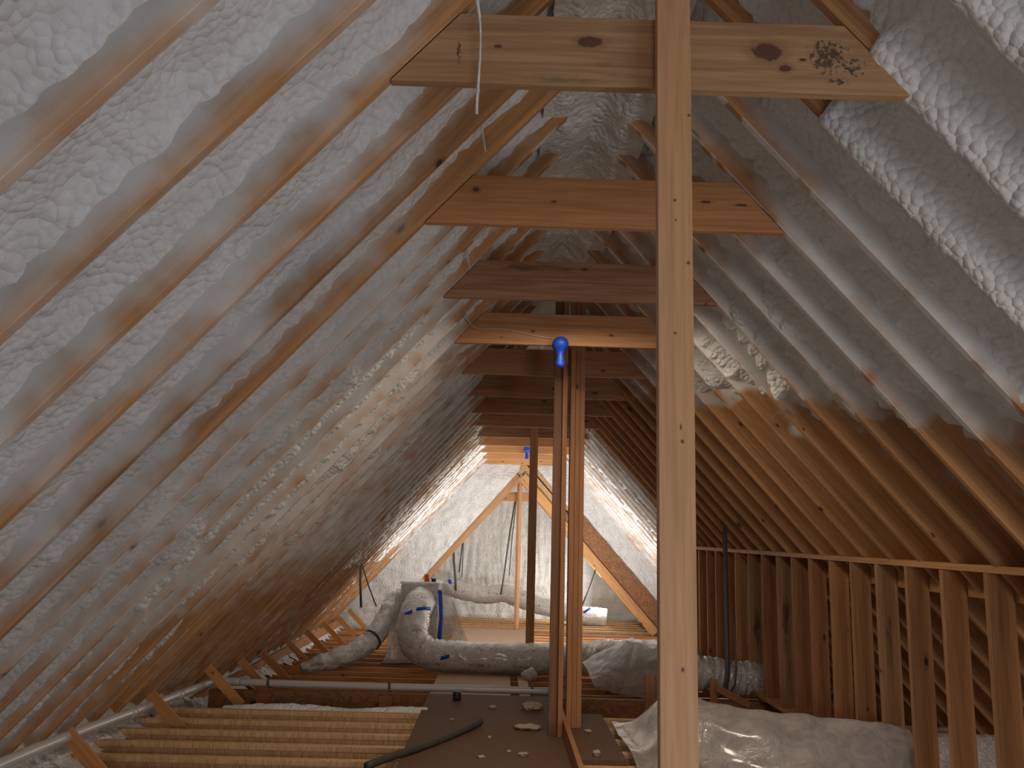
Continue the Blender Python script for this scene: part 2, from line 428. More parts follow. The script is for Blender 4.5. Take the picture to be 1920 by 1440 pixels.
def blob(name, c, r, mat, seed=0, amp=.35, parent=None, nu=14, nv=20):
    th = np.linspace(.02, np.pi-.02, nu); ph = np.linspace(0, 2*np.pi, nv, endpoint=False)
    Tt, Ph = np.meshgrid(th, ph, indexing='ij')
    x, y, z = np.sin(Tt)*np.cos(Ph), np.sin(Tt)*np.sin(Ph), np.cos(Tt)
    k = 1+amp*fbm(x*1.6+seed*3.1, y*1.6+z*1.3, seed)
    V = np.stack([c[0]+r[0]*x*k, c[1]+r[1]*y*k, c[2]+r[2]*z*k], -1)
    return grid_mesh(name, V, mat, parent, loop_v=True)

ORD = ['zeroth', 'first', 'second', 'third', 'fourth', 'fifth', 'sixth', 'seventh', 'eighth', 'ninth', 'tenth', 'eleventh', 'twelfth', 'thirteenth',
       'fourteenth', 'fifteenth', 'sixteenth', 'seventeenth', 'eighteenth', 'nineteenth', 'twentieth']
def ordw(n): return ORD[n] if n <= 20 else 'twenty-'+ORD[n-20] if n < 30 else 'thirtieth'

# ------------------------------------------------------------------ setting: roof decks, walls, floors
def slab(name, quad, thick, mat, nrm):
    """quad of 4 points (inches), extruded by thick along nrm"""
    q = np.array(quad, float); n = np.array(nrm, float)*thick
    bm = bmesh.new(); c = q.mean(0)
    a = [bm.verts.new(Vector((p-c)*IN)) for p in q]; b = [bm.verts.new(Vector((p+n-c)*IN)) for p in q]
    bm.faces.new(a); bm.faces.new(b[::-1])
    for i in range(4): bm.faces.new((a[i], b[i], b[(i+1) % 4], a[(i+1) % 4]))
    bmesh.ops.recalc_face_normals(bm, faces=bm.faces)
    me = bpy.data.meshes.new(name); bm.to_mesh(me); bm.free()
    o = link(name, me, mat); o.location = P(*c); tag(o, kind='structure'); return o
LD = Vector((-CA, 0, -SA)); RD = Vector((CA, 0, -SA)); LN = Vector((-SA, 0, CA)); RN = Vector((SA, 0, CA))
def onslope(side, u, y, h, ax=RX, az=RZ):
    d, n = (LD, LN) if side < 0 else (RD, RN)
    return (ax+d.x*u+n.x*h, y, az+d.z*u+n.z*h)
BACK = -350
for side, nm in ((-1, 'left'), (1, 'right')):
    slab('ceiling_'+nm, [onslope(side, -13, BACK, 11.4), onslope(side, 250, BACK, 11.4), onslope(side, 250, ENDW+4, 11.4), onslope(side, -13, ENDW+4, 11.4)], 1, 'deck', LN if side < 0 else RN)
    slab('ceiling_wing_'+nm, [onslope(side, -10, ENDW, 8, WX, WZ), onslope(side, 190, ENDW, 8, WX, WZ), onslope(side, 190, WEND+4, 8, WX, WZ), onslope(side, -10, WEND+4, 8, WX, WZ)], 1, 'deck', LN if side < 0 else RN)
slab('floor_near', [(-150, BACK, NEAR-12.2), (190, BACK, NEAR-12.2), (190, 318, NEAR-12.2), (-150, 318, NEAR-12.2)], 1, 'gyp', (0, 0, -1))
slab('floor_far', [(-160, 318, FAR-12.2), (200, 318, FAR-12.2), (200, WEND+4, FAR-12.2), (-160, WEND+4, FAR-12.2)], 1, 'gyp', (0, 0, -1))
slab('floor_step', [(-150, 318, NEAR-12.2), (190, 318, NEAR-12.2), (190, 318, FAR-12.2), (-150, 318, FAR-12.2)], 1, 'gyp', (0, 1, 0))
# gable wall behind the camera, built round an assumed window
slab('wall_back_left', [(-150, BACK, -75), (-52, BACK, -75), (-52, BACK, 40), (-150, BACK, -70)], 2, 'gyp', (0, -1, 0))
slab('wall_back_right', [(52, BACK, -75), (190, BACK, -75), (190, BACK, -70), (52, BACK, 70)], 2, 'gyp', (0, -1, 0))
slab('wall_back_sill', [(-52, BACK, -75), (52, BACK, -75), (52, BACK, -10), (-52, BACK, -10)], 2, 'gyp', (0, -1, 0))
slab('wall_back_top', [(-40, BACK, 70), (52, BACK, 70), (RX, BACK, 106), (RX-4, BACK, 106)], 2, 'gyp', (0, -1, 0))
wf = empty('assumed_window_1', (0, BACK, 30)); tag(wf, kind='structure')  # assumed window out of view, put in for the light behind the camera
for nm, lo, hi in (('window_frame', (-52, BACK-1.5, -10), (52, BACK, -7.5)), ('window_frame', (-52, BACK-1.5, 67.5), (52, BACK, 70)), ('window_frame', (-52, BACK-1.5, -7.5), (-49.5, BACK, 67.5)), ('window_frame', (49.5, BACK-1.5, -7.5), (52, BACK, 67.5))):
    box(nm, lo, hi, 'white', wf)
slab('wall_wing', [(-110, WEND, FAR-12), (140, WEND, FAR-12), (WX+4, WEND, WZ+14), (WX-4, WEND, WZ+14)], 2, 'osb', (0, 1, 0))
slab('wall_front_left', [(-150, ENDW, FAR-12), (WX-(WZ-FAR+12)/M, ENDW, FAR-12), (WX, ENDW, WZ), (RX, ENDW, RZ+12)], 3, 'osb', (0, 1, 0))
slab('wall_front_right', [(185, ENDW, FAR-12), (WX+(WZ-FAR+12)/M, ENDW, FAR-12), (WX, ENDW, WZ), (RX, ENDW, RZ+12)], 3, 'osb', (0, 1, 0))

# ------------------------------------------------------------------ spray foam on the slopes
U0, U1 = -.2, 232.0
def cover_field(side, k, u):
    """how far the foam has climbed rafter k: 0 bare .. 1 up to the lower face, >1 over it"""
    n = perlin(u/24.0, k*3.7+side*9, 11)+.3*perlin(u/6.0, k*5.1+side*9, 12)
    if side < 0:
        if k <= 3: c = .32+.22*n
        elif k <= 5: c = .55+.25*n
        elif k <= 20: c = .56-.12*sstep(110, 165, u)-.08*(k % 3 == 2)+.22*n+.50*sstep(.36, .62, np.abs(perlin(u/30, k*6.1, 17)))*(u < 150)
        else: c = np.where(u < 150, .9, .7)+.25*n
    else:
        us = 92-(k-3)*3.9
        if k <= 1: c = np.where(u < 40, .75, np.where(u < 80+6*k, 1.3, .45))+.12*n
        elif k <= 22: c = sstep(us+22, us-10, u)*.52+.06+.2*n+.36*sstep(.34, .6, np.abs(perlin(u/32, k*7.7, 15)))*(u < us)
        else: c = .8+.3*n
    c = c-.08*sstep(46, 34, u)+.16*perlin(u/2.4, k*4.3, 19)
    return c+sstep(11+3*np.sin(k*2.3), 5, u)*1.1
def foam_slope(side, name, label):
    us = np.concatenate([np.arange(U0, U1, 1.0)])
    rows = []
    y = 40.0; ys = []
    while y < ENDW-1:
        ys.append(y); y += .55 if y < 175 else (.8 if y < 330 else 1.33)
    ys = np.array([-346, -300, -250, -200, -150, -100, -58, -30, -10, 10, 25]+ys)
    U, Y = np.meshgrid(us, ys, indexing='ij')
    kk = np.round((Y-D1-.75)/SP)                      # nearest rafter
    dy = Y-(D1+.75+kk*SP)                             # signed distance from its middle
    base = 5.1+.9*fbm(U/17, Y/14, 20+side, 3)+.4*perlin(U/4.5, Y/4.5, 25)
    base = base-.75*bubbles(U/1.9, Y/1.9, 3+side)*(.4+.6*sstep(-.3, .3, perlin(U/25, Y/25, 31)))
    if side > 0:
        us = 92-(kk-3)*3.9
        deep = np.where((kk >= 2) & (kk <= 24), 1.0+3.6*sstep(us-12, us+14, U), 0)
        base = base-.5*fbm(U/6, Y/6, 44, 3)+deep
    else:
        base = base+2.6*sstep(120, 165, U)*(kk >= 5)
    base = base-3.6*sstep(13, 3, U+3*perlin(U/9, Y/9, 8))
    cov = np.zeros_like(U)
    for k in np.unique(kk):
        m = kk == k; cov[m] = cover_field(side, int(k), U[m])
    hc = np.where(side > 0, 8.6, 5.0)*(1-np.clip(cov, 0, 1.02))                # contact height on the rafter's face
    d = np.maximum(np.abs(dy)-.75, 0)
    wid = 1.6+1.2*np.clip(cov, 0, 1)+.6*perlin(U/7, Y/20, 51)
    f = np.exp(-(d/wid)**1.6)
    h = base*(1-f)+np.minimum(hc, base)*f
    # on the rafter itself: hidden inside unless the foam goes over the lower face
    over = np.clip((cov-1.0)/.25, 0, 1)
    inside = np.abs(dy) < .78
    lump = .35*perlin(U/1.6, Y/2.5, 61)+.3*perlin(U/5, Y/4, 62)
    hr = np.where(cov > 1.0, -.1-(.6+.8*lump)*over, np.maximum(np.minimum(hc, base), .3))
    h = np.where(inside, hr, h)
    lip = (d > 0) & (d < 1.6) & (cov > .97)
    h = np.where(lip, np.minimum(h, .45-1.0*over*(1-d/1.6)-.25*np.abs(lump)), h)
    dd, nn = (LD, LN) if side < 0 else (RD, RN)
    V = np.stack([RX+dd.x*U+nn.x*h, Y, RZ+dd.z*U+nn.z*h], -1)
    # the two slopes meet at the ridge
    V[..., 0] = np.minimum(V[..., 0], RX+.3) if side < 0 else np.maximum(V[..., 0], RX-.3)
    o = grid_mesh(name, V, 'foam'); return tag(o, label, 'insulation', kind='stuff')
foam_slope(-1, 'spray_foam', 'white spray foam between the rafters on the slope opposite the knee wall')
foam_slope(1, 'spray_foam', 'white spray foam between the rafters on the slope above the knee wall')

def ridge_foam():
    ys = np.concatenate([np.arange(-346, 40, 20), np.arange(40, ENDW-2, 1.2)]); xs = np.linspace(-11, 11, 41)
    X, Y = np.meshgrid(xs, ys, indexing='ij')
    lump = .9*fbm(X/5, Y/6, 161, 3)-.7*bubbles(X/2.2, Y/2.2, 5)
    z = RZ+.6-np.sqrt((X*M)**2+10)+lump*sstep(10, 5, np.abs(X))+4.0*sstep(5, 11, np.abs(X))
    tag(grid_mesh('spray_foam', np.stack([RX+X, Y, z], -1), 'foam'), 'white foam filling the ridge between the tops of the two rafter rows', 'insulation', kind='stuff')
ridge_foam()

def foam_patch(name, q, off, label, res, amp, seed, ripple=0, plane='Y', lim=None):
    """rough foam on a flat quad q (bl, br, tr, tl), raised by off along -Y or by the given normal"""
    q = [np.array(p, float) for p in q]
    nu = max(4, int(np.linalg.norm(q[1]-q[0])/res)); nv = max(4, int(np.linalg.norm(q[3]-q[0])/res))
    a, b = np.meshgrid(np.linspace(0, 1, nu), np.linspace(0, 1, nv), indexing='ij')
    V = ((1-a)*(1-b))[..., None]*q[0]+(a*(1-b))[..., None]*q[1]+(a*b)[..., None]*q[2]+((1-a)*b)[..., None]*q[3]
    n = np.cross(q[1]-q[0], q[3]-q[0]); n /= np.linalg.norm(n)
    nx = V[..., 0]+V[..., 1]*.71; nz = V[..., 2]
    h = off+amp*fbm(nx/9, nz/9, seed, 4)+.5*amp*bubbles(nx/2.6, nz/2.6, seed)
    if ripple: h = h+ripple*np.abs(perlin(nx/7, nz/40, seed+9))*3+ripple*perlin(nx/30, nz/2.4, seed+4)
    V = V+n*h[..., None]
    o = grid_mesh(name, V, 'foam'); return tag(o, label, 'insulation', kind='stuff')
yb = ENDW-1
foam_patch('spray_foam', [(-136, yb, FAR-3), (WX-(WZ-FAR)/M-1, yb, FAR-3), (WX-1, yb, WZ+2), (RX, yb, RZ+4)], 3.2, 'bright foam on the gable wall along the wing opening, opposite the knee wall', 1.5, 1.2, 71)
foam_patch('spray_foam', [(WX+(WZ-FAR)/M+14, yb, FAR-3), (171, yb, FAR-3), (RX, yb, RZ+4), (WX+13, yb, WZ+4)], 2.6, 'bright foam on the gable wall behind the rust-brown strand board', 1.5, 1.0, 75)
foam_patch('spray_foam', [(-104, WEND-1, FAR-4), (134, WEND-1, FAR-4), (WX+3, WEND-1, WZ+6), (WX-3, WEND-1, WZ+6)], 2.5, 'cream foam on the end wall of the wing with vertical stripes', 1.5, .7, 81, ripple=.5)
def wing_foam(side, label):
    us = np.arange(-.2, 182, 1.5); ys = np.arange(ENDW+4, WEND-1, 1.2)
    U, Y = np.meshgrid(us, ys, indexing='ij')
    kk = np.round((Y-ENDW-9)/SP); dy = np.abs(Y-(ENDW+9+kk*SP))
    h = 3.6+.9*fbm(U/14, Y/12, 90+side)-.5*bubbles(U/2.6, Y/2.6, 5)-2.5*sstep(18, 5, U)
    d = np.maximum(dy-.75, 0); f = np.exp(-(d/2.2)**1.6)
    hc = 1.0+.9*fbm(U/9, kk*3.3, 95+side)
    h = np.where(dy < .78, np.maximum(np.minimum(h, hc), .3), h*(1-f)+np.minimum(h, hc)*f)
    dd, nn = (LD, LN) if side < 0 else (RD, RN)
    V = np.stack([WX+dd.x*U+nn.x*h, Y, WZ+dd.z*U+nn.z*h], -1)
    V[..., 0] = np.minimum(V[..., 0], WX+.3) if side < 0 else np.maximum(V[..., 0], WX-.3)
    tag(grid_mesh('spray_foam', V, 'foam'), label, 'insulation', kind='stuff')
wing_foam(-1, 'bright foam under the wing roof beyond the plenum and hanging duct')
wing_foam(1, 'bright foam under the wing roof beyond the rust-brown strand board')

# ------------------------------------------------------------------ rafters
def rafter_label(k, where, look):
    if k < 0:
        return f'{ordw(-k)} rafter on this side of the first collar tie, {where}'
    n, r = k//3+1, k % 3
    if r == 0: return f'{look}rafter meeting the {ordw(n)} collar tie from the camera, {where}'
    return f'{look}{ordw(r)} rafter beyond the {ordw(n)} collar tie from the camera, {where}'
NK = int((ENDW-4-D1)//SP)+1
for k in range(-3, NK):
    y = D1+SP*k
    # slope opposite the knee wall
    o = board('rafter', 228, 9.25, 1.5, onslope(-1, 0, y+1.5, 0), LD, LN, 'rafter')
    if k <= 3: o.color = (.70, .72, .55, 1)
    elif k <= 8: o.color = (.86, .52, .68, 1)
    elif k <= 20: o.color = (.84, .38, .62, 1)
    else: o.color = (.75, .45, .6, 1)
    if k == 3: o.color = (.45, .66, .45, 1)
    tag(o, rafter_label(k, 'opposite the knee wall', ''), 'rafter', 'rafters opposite the knee wall')
    if k < -2: continue                          # outside the view on that side
    # slope above the knee wall
    o = board('rafter', 219, 9.25, 1.5, onslope(1, 0, y, 0), RD, RN, 'rafter')
    if k <= 1: o.color = (.7, .6, .48, 1)
    elif k <= 22: o.color = (1.05, -.55, (92-(k-3)*3.9)*IN/6, 1)
    else: o.color = (.9, .8, .5, 1)
    tag(o, rafter_label(k, 'above the knee wall', ''), 'rafter', 'rafters above the knee wall')

# ------------------------------------------------------------------ collar ties
TIE = [  # material, tint, look
    ('moldy', (.84, .82, .80), 'big collar tie with black mould stain and large knots, first from the camera'),
    ('knotty', (.92, .80, .70), 'orange-brown collar tie with two split knots, second from the camera'),
    ('stained', (.95, .9, .9), 'dark stained grey-brown collar tie, third from the camera'),
    ('twoknot', (.90, .80, .74), 'collar tie carrying the nearer blue-wrapped light, fourth from the camera'),
    ('red', (.80, .78, .78), 'dark reddish collar tie behind the nearer blue-wrapped light'),
    ('red', (1.05, 1, 1), 'sixth collar tie from the camera with a dark knot row'),
    ('red', (.78, .74, .74), 'dark brown collar tie, seventh from the camera'),
    ('red', (.95, .9, .9), 'eighth collar tie from the camera'),
    ('stained', (.9, .8, .8), 'dark collar tie at the top of the lone middle post'),
    ('lumber', (1, .85, .75), 'collar tie just this side of the further blue-wrapped light'),
    ('lumber', (1.05, .95, .85), 'pale collar tie carrying the further blue-wrapped light'),
    ('lumber', (1, .9, .8), 'twelfth collar tie, second last before the gable wall'),
    ('lumber', (1, .92, .82), 'last collar tie, foam-dusted, at the gable wall'),
]
TZ = 54.35
for i, (mt, tint, lab) in enumerate(TIE):
    y = tie_y(i+1); x0 = RX-(RZ-TZ)/M+.25; x1 = RX+(RZ-TZ)/M-.25
    h = 9.25
    o = board('collar_tie', x1-x0, h, 1.5, (x0, y+1.5, TZ), (1, 0, 0), (0, 0, 1), mt, cut0=h/M, cut1=-h/M)
    o.color = (*tint, 1)
    # board() puts thickness along zd x xd = +Y; keep the face toward the camera at y
    o.location = P(x0, y, TZ)
    tag(o, lab, 'collar tie', 'collar ties')

# ------------------------------------------------------------------ posts
o = board('post', 172, 4.0, 1.5, (17.05, 93.4, NEAR), (0, 0, 1), (1, 0, 0), 'post'); o.location = P(17.05, 93.4, NEAR)
tag(o, 'tall pale single post in front of the first collar tie', 'post')
def ply_post(name, x0, widths, dep, y, z0, z1, label, mats, dys=None):
    e = empty(name, (x0, y, z0)); tag(e, label, 'post')
    x = x0
    for j, wd in enumerate(widths):
        yy = y+(dys[j] if dys else 0)
        b = board('ply', z1[j]-z0[j] if isinstance(z1, (list, tuple)) else z1-z0, dep, wd, (x, yy+dep, z0[j] if isinstance(z0, (list, tuple)) else z0), (0, 0, 1), (0, -1, 0), mats[j % len(mats)])
        x += wd+.06
    return e
def vply(par, x, wd, y, dep, z0, z1, mat, tint=(1, 1, 1)):
    b = board('ply', z1-z0, wd, dep, (x, y, z0), (0, 0, 1), (1, 0, 0), mat); b.color = (*tint, 1)
    b.location = P(x, y, z0)
    parent_to(b, par); return b
e = empty('built_up_post', (23, 281, NEAR+1.5)); tag(e, 'three-ply post standing on the short plywood base, right behind the nearer blue light', 'post')
for x in (21.9, 23.46, 25.02): vply(e, x, 1.5, 279.5, 5.5, NEAR+1.55, 88, 'lumber', (.78, .64, .55))
e = empty('built_up_post', (17, 286, NEAR)); tag(e, 'dark two-ply post standing at the edge of the near plywood walkway', 'post')
vply(e, 15.9, 2.6, 268, 1.5, NEAR+.8, 88, 'red', (.42, .38, .35)); vply(e, 18.56, 1.5, 268, 3.5, NEAR+.8, 88, 'lumber', (.68, .55, .48))
o = board('post', 61+75, 4.6, 1.5, (15.2, 477.6, FAR), (0, 0, 1), (1, 0, 0), 'red'); o.location = P(15.2, 477.6, FAR)
tag(o, 'lone middle post nailed to the ninth collar tie behind the big duct bend', 'post')
e = empty('built_up_post', (14.5, 697, FAR)); tag(e, 'farthest post under the peak of the wing opening', 'post')
vply(e, 12.6, 1.5, 696, 3.5, FAR+.1, 44, 'red', (.9, .8, .7)); vply(e, 14.16, 2.4, 696, 1.5, FAR+.1, 46, 'lumber')

# ------------------------------------------------------------------ wing opening framing
def wing_r(name, side, y, u0, u1, dep, mat, label, h0=0, group=None, t=1.5, tint=None):
    d, n = (LD, LN) if side < 0 else (RD, RN)
    o = board(name, u1-u0, dep, t, onslope(side, u0, y+(t if side < 0 else 0), h0, WX, WZ), d, n, mat)
    if tint: o.color = (*tint, 1)
    return tag(o, label, 'rafter', group)
wing_r('rafter', -1, ENDW-2.5, 3, 165, 7.25, 'lumber', 'pale doubled rafter edging the wing opening behind the plenum', -4.5)
wing_r('rafter', 1, ENDW-2.5, 3, 165, 7.25, 'lumber', 'wide yellow rafter edging the wing opening beside the rust-brown strand board', -4.5, tint=(1.1, 1.05, .9))
for j in range(6):
    y = ENDW+9+16*j
    for side in (-1, 1):
        o = wing_r('rafter', side, y, 1.5, 175, 7.25, 'rafter', f'{ordw(j+1)} rafter of the low wing roof, on the {"plenum" if side < 0 else "knee wall"} side', 0, 'rafters of the wing roof')
        o.color = (.3, .05, .5, 1)
# small tie under the wing peak
h = 7.5; zt = 26.5; x0 = WX-(WZ-zt)/M+4.6; x1 = WX+(WZ-zt)/M-4.6
o = board('collar_tie', x1-x0, h, 1.5, (x0, 700.5, zt), (1, 0, 0), (0, 0, 1), 'lumber', cut0=h/M, cut1=-h/M); o.location = P(x0, 700.5, zt)
tag(o, 'small yellow collar tie under the peak of the wing opening', 'collar tie')
# weathered strand board along the opening
d, n = RD, RN
o = board('strand_board', 118, 13, .6, onslope(1, 50, ENDW-5.2, 3.2, WX, WZ), RD, RN, 'osb_red'); 
tag(o, 'rust-brown weathered strand board strip beside the wing opening', 'board')

# ------------------------------------------------------------------ knee wall
KX = 102.0
o = board('top_plate', 420, 1.5, 5.5, (KX, 90, -5.4), (0, 1, 0), (0, 0, 1), 'lumber')
o.matrix_world = Matrix(((0, 1, 0, 0), (1, 0, 0, 0), (0, 0, -1, 0), (0, 0, 0, 1))); o.location = P(KX, 90, -3.9)
tag(o, 'long top plate on the knee wall studs', 'wall plate')
o = board('bottom_plate', 420, 1.5, 5.5, (KX, 90, NEAR), (0, 1, 0), (0, 0, 1), 'lumber')
o.matrix_world = Matrix(((0, 1, 0, 0), (1, 0, 0, 0), (0, 0, -1, 0), (0, 0, 0, 1))); o.location = P(KX, 90, NEAR+1.5)
tag(o, 'long bottom plate under the knee wall studs', 'wall plate')
o = board('ledger_board', 420, 5.5, 1.5, (KX+5.6, 90, -11), (0, 1, 0), (0, 0, 1), 'pale')
o.matrix_world = Matrix(((0, 1, 0, 0), (1, 0, 0, 0), (0, 0, -1, 0), (0, 0, 0, 1))); o.location = P(KX+5.6, 90, -5.9)
o.color = (1, .95, .85, 1)
tag(o, 'pale ledger board behind the stud tops, under the top plate', 'board')
SD = [163.5, 180.8, 199.1, 216.4, 233.5, 250.3, 266, 284, 300.7, 317, 335.2, 353.3, 373, 390, 407, 424, 441, 458, 475, 492]
smat = ['red', 'lumber', 'lumber', 'lumber', 'streaky', 'lumber', 'lumber', 'red', 'red', 'streaky', 'red', 'streaky', 'lumber', 'red', 'lumber', 'lumber', 'lumber', 'lumber', 'lumber', 'lumber']
for i, y in enumerate(SD):
    o = board('wall_stud', 53.0, 5.5, 1.5, (KX, y, NEAR+1.55), (0, 0, 1), (1, 0, 0), smat[i]); o.location = P(KX, y, NEAR+1.55)
    v = random.uniform(.78, 1.0); o.color = (v, v*.93, v*.88, 1)
    look = {4: 'mildewed ', 9: 'dark-streaked ', 7: 'reddish ', 8: 'reddish '}.get(i, '')
    tag(o, f'{look}knee wall stud, {ordw(i+1)} from the camera' if i else 'knee wall stud closest to the camera, partly cut by the frame', 'stud', 'knee wall studs')
# short upright offcut by the duct wrap
o = board('upright_block', 16, 3.2, 1.5, (48.6, 289, NEAR), (0, 0, 1), (1, 0, 0), 'red'); o.location = P(48.6, 289, NEAR)
o.color = (.7, .62, .6, 1)
tag(o, 'short dark upright block in front of the draped duct', 'block')

# ------------------------------------------------------------------ floor joists
def joist(y, z, x0, x1, label, group, fl=2.5, dep=11.9):
    e = empty('floor_joist', (x0, y, z-dep)); tag(e, label, 'floor joist', group)
    L = x1-x0
    a = board('top_flange', L, 1.5, fl, (x0, y, z-1.5), (1, 0, 0), (0, 0, 1), 'joist', e)
    b = board('web', L, dep-3, 1.2, (x0, y+.12, z-dep+1.5), (1, 0, 0), (0, 0, 1), 'joist', e, bev=0)
    c = board('bottom_flange', L, 1.5, fl, (x0, y, z-dep), (1, 0, 0), (0, 0, 1), 'lumber', e)
    return e
# the walkway hides their middles; each runs the full width of the attic
NJ = [221, 236, 251, 265.5, 280, 295.5]
for i, y in enumerate(NJ):
    joist(y, NEAR, -113, 152, f'{ordw(i+1)} near floor joist from the camera, under the plywood walkway', 'joists of the near floor')
FJ = [372+16.6*i for i in range(19)]
for i, y in enumerate(FJ):
    o = board('floor_joist', 288, 11.9, 1.6, (-128, y, FAR-11.9), (1, 0, 0), (0, 0, 1), 'lumber')
    v = 1.0+.2*((i*7) % 5)/5; o.color = (v, v*.9, v*.8, 1)
    tag(o, f'{ordw(i+1)} joist of the lower far floor beyond the white drain pipe', 'floor joist', 'joists of the far floor')
for i in range(6):
    joist(ENDW+10+17*i, FAR, -92, 122, f'{ordw(i+1)} joist of the wing floor beyond the farthest post', 'joists of the wing floor')
# header joist under the drain pipe
e = empty('header_joist', (-110, 346, NEAR-14)); tag(e, 'reddish doubled header joist right below the white drain pipe', 'header')
for dy, mt in ((0, 'osb_red'), (1.6, 'osb_red')):
    board('ply', 240, 11.5, 1.5, (-112, 346+dy, NEAR-14.4), (1, 0, 0), (0, 0, 1), mt, e)
board('bottom_flange', 240, 1.5, 3.4, (-112, 343.4, NEAR-14.4), (1, 0, 0), (0, 0, 1), 'osb', e)
for x, lab in ((-92, 'small wood block under the drain pipe near its elbow'), (-45, 'small wood block under the drain pipe beside the walkway')):
    o = board('wood_block', 5, 6.5, 1.5, (x, 342.6-1.5, NEAR-9.6), (1, 0, 0), (0, 0, 1), 'lumber'); tag(o, lab, 'block'); o.color = (.75, .6, .5, 1)

# eave braces and plate
for i in range(10):
    y = [224, 275, 327, 381, 432, 480, 527, 575, 622, 670][i]
    dz = 0 if i < 3 else (-5 if i < 4 else -9)
    xo = 0 if i < 3 else (-4 if i < 4 else -8)
    o = board('eave_brace', 19, 3.5, .8, (-108.5+xo, y, NEAR+7.0+dz), (.72, 0, -.69), (.69, 0, .72), 'lumber')
    o.color = (.95, .82, .66, 1)
    tag(o, f'{ordw(i+1)} slanted brace from the camera along the low eave', 'brace', 'braces along the eave')
o = board('eave_board', 560, 5.5, 1.5, (-121, 120, -73), (0, 1, 0), (0, 0, 1), 'lumber'); o.color = (.62, .5, .4, 1)
tag(o, 'long splintered board on edge along the low eave under the pipe', 'board')
def eave_foam():
    ys = np.arange(150, ENDW, .9); vs = np.linspace(0, 1, 12)
    Y, T = np.meshgrid(ys, vs, indexing='ij')
    drop = np.interp(ys, [150, 300, 360, 690], [-58, -61, -70, -74])[:, None]
    x0 = RX-(RZ-drop)/M
    rag = perlin(Y/5, T*0+3, 101)+.6*perlin(Y/1.8, T*0+7, 102)
    x = x0-1+T*(11+6*rag)+.9*fbm(Y/3, T*4, 103)
    z = drop+6-T*(9+3*rag)+1.3*fbm(Y/3+9, T*4, 104)
    o = grid_mesh('spray_foam', np.stack([x, Y, z], -1), 'foam'); tag(o, 'ragged white foam lumps along the low eave behind the braces', 'insulation', kind='stuff')
eave_foam()
def batt():
    xs = np.linspace(-92, -23, 90); vs = np.linspace(0, 1, 9)
    X, T = np.meshgrid(xs, vs, indexing='ij')
    env = .35+.65*np.abs(np.sin((X+92)/69*np.pi*1.6))
    y = 298.6+T*5; z = NEAR-.6+np.sin(T*np.pi)*(2.0*env)+.3*fbm(X/3, T*3, 111)
    o = grid_mesh('insulation_batt', np.stack([X, y, z], -1), 'foam'); tag(o, 'white ragged insulation edge on the last near joist, beside the walkway', 'insulation', kind='stuff')
batt()

# ------------------------------------------------------------------ plywood
def sheet(x0, x1, y0, y1, z, label, mat='ply', th=.7, skew=0):
    o = board('plywood_sheet', y1-y0, x1-x0, th, (x0, y0, z), (skew, 1, 0), (1, 0, 0), mat, bev=.04)
    # board thickness axis = zd x xd = +Z for zd=+X, xd=+Y
    return tag(o, label, 'plywood')
sheet(-25, 21.3, 150, 329, NEAR+.05, 'near plywood walkway sheet with dark hose on it', 'ply')
sheet(-31, 7, 372, 470, FAR+.05, 'plywood sheet on the lower floor in front of the big duct bend', 'ply_pale', skew=0)
sheet(-33, 21, 600, 688, FAR+.05, 'far plywood sheet lying before the farthest post', 'ply_pale')
sheet(11, 16, 400, 478, FAR+.05, 'narrow plywood strip leading to the lone middle post', 'ply_pale')
sheet(-66, -46, 500, 548, FAR+.05, 'small plywood piece under the plenum', 'ply')
o = board('base_board', 58, 13.5, 1.45, (21.8, 238, NEAR+.05), (0, 1, 0), (1, 0, 0), 'ply'); tag(o, 'short thick plywood base under the three-ply post', 'board')
o = board('edge_board', 90, 4.5, 1.4, (20.6, 205, NEAR+.8), (0, 1, 0), (0, 0, 1), 'red'); o.color = (.75, .65, .6, 1)
o.matrix_world = Matrix(((0, -1, 0, 0), (1, 0, 0, 0), (0, 0, 1, 0), (0, 0, 0, 1))); o.location = P(21.7, 205, NEAR+.8)
tag(o, 'dark board on edge beside the near walkway, running to the posts', 'board')

# ------------------------------------------------------------------ drain pipe
e = empty('drain_pipe', (-108, 200, -55)); tag(e, 'white plastic drain pipe along the eave turning across the attic', 'pipe')
pr = 1.35
tube('pipe', [(-106.5, 120, -51.3), (-107, 205, -52.3), (-107, 280, -55.5), (-107.5, 338, -58.2)], pr, 'pvc', e, n=30, seg=14)
tube('elbow', [(-107.5, 334, -58), (-107.4, 340, -58.4), (-105, 344.2, -59.3), (-100, 344.8, -59.6)], pr*1.15, 'pvc', e, n=16, seg=14)
tube('pipe', [(-101, 344.8, -59.6), (-60, 344.6, -59.8), (-10, 344.3, -59.9), (22, 344, -60.0)], pr, 'pvc', e, n=30, seg=14)
for j, (x, y, z) in enumerate(((-107, 262, -54.8), (-107, 300, -56.5))):
    tube('coupling', [(x, y-1.5, z+.1), (x, y+1.5, z-.1)], pr*1.14, 'pvc', e, n=4, seg=14)
for x in (-88.5, -41.5, 14):
    strip('pipe_hanger', [(x, 343, -60.5), (x, 343, -58.2), (x, 344.2, -57.9), (x, 346.4, -58.2), (x, 346.6, -62)], 1.0, 'strap', e)

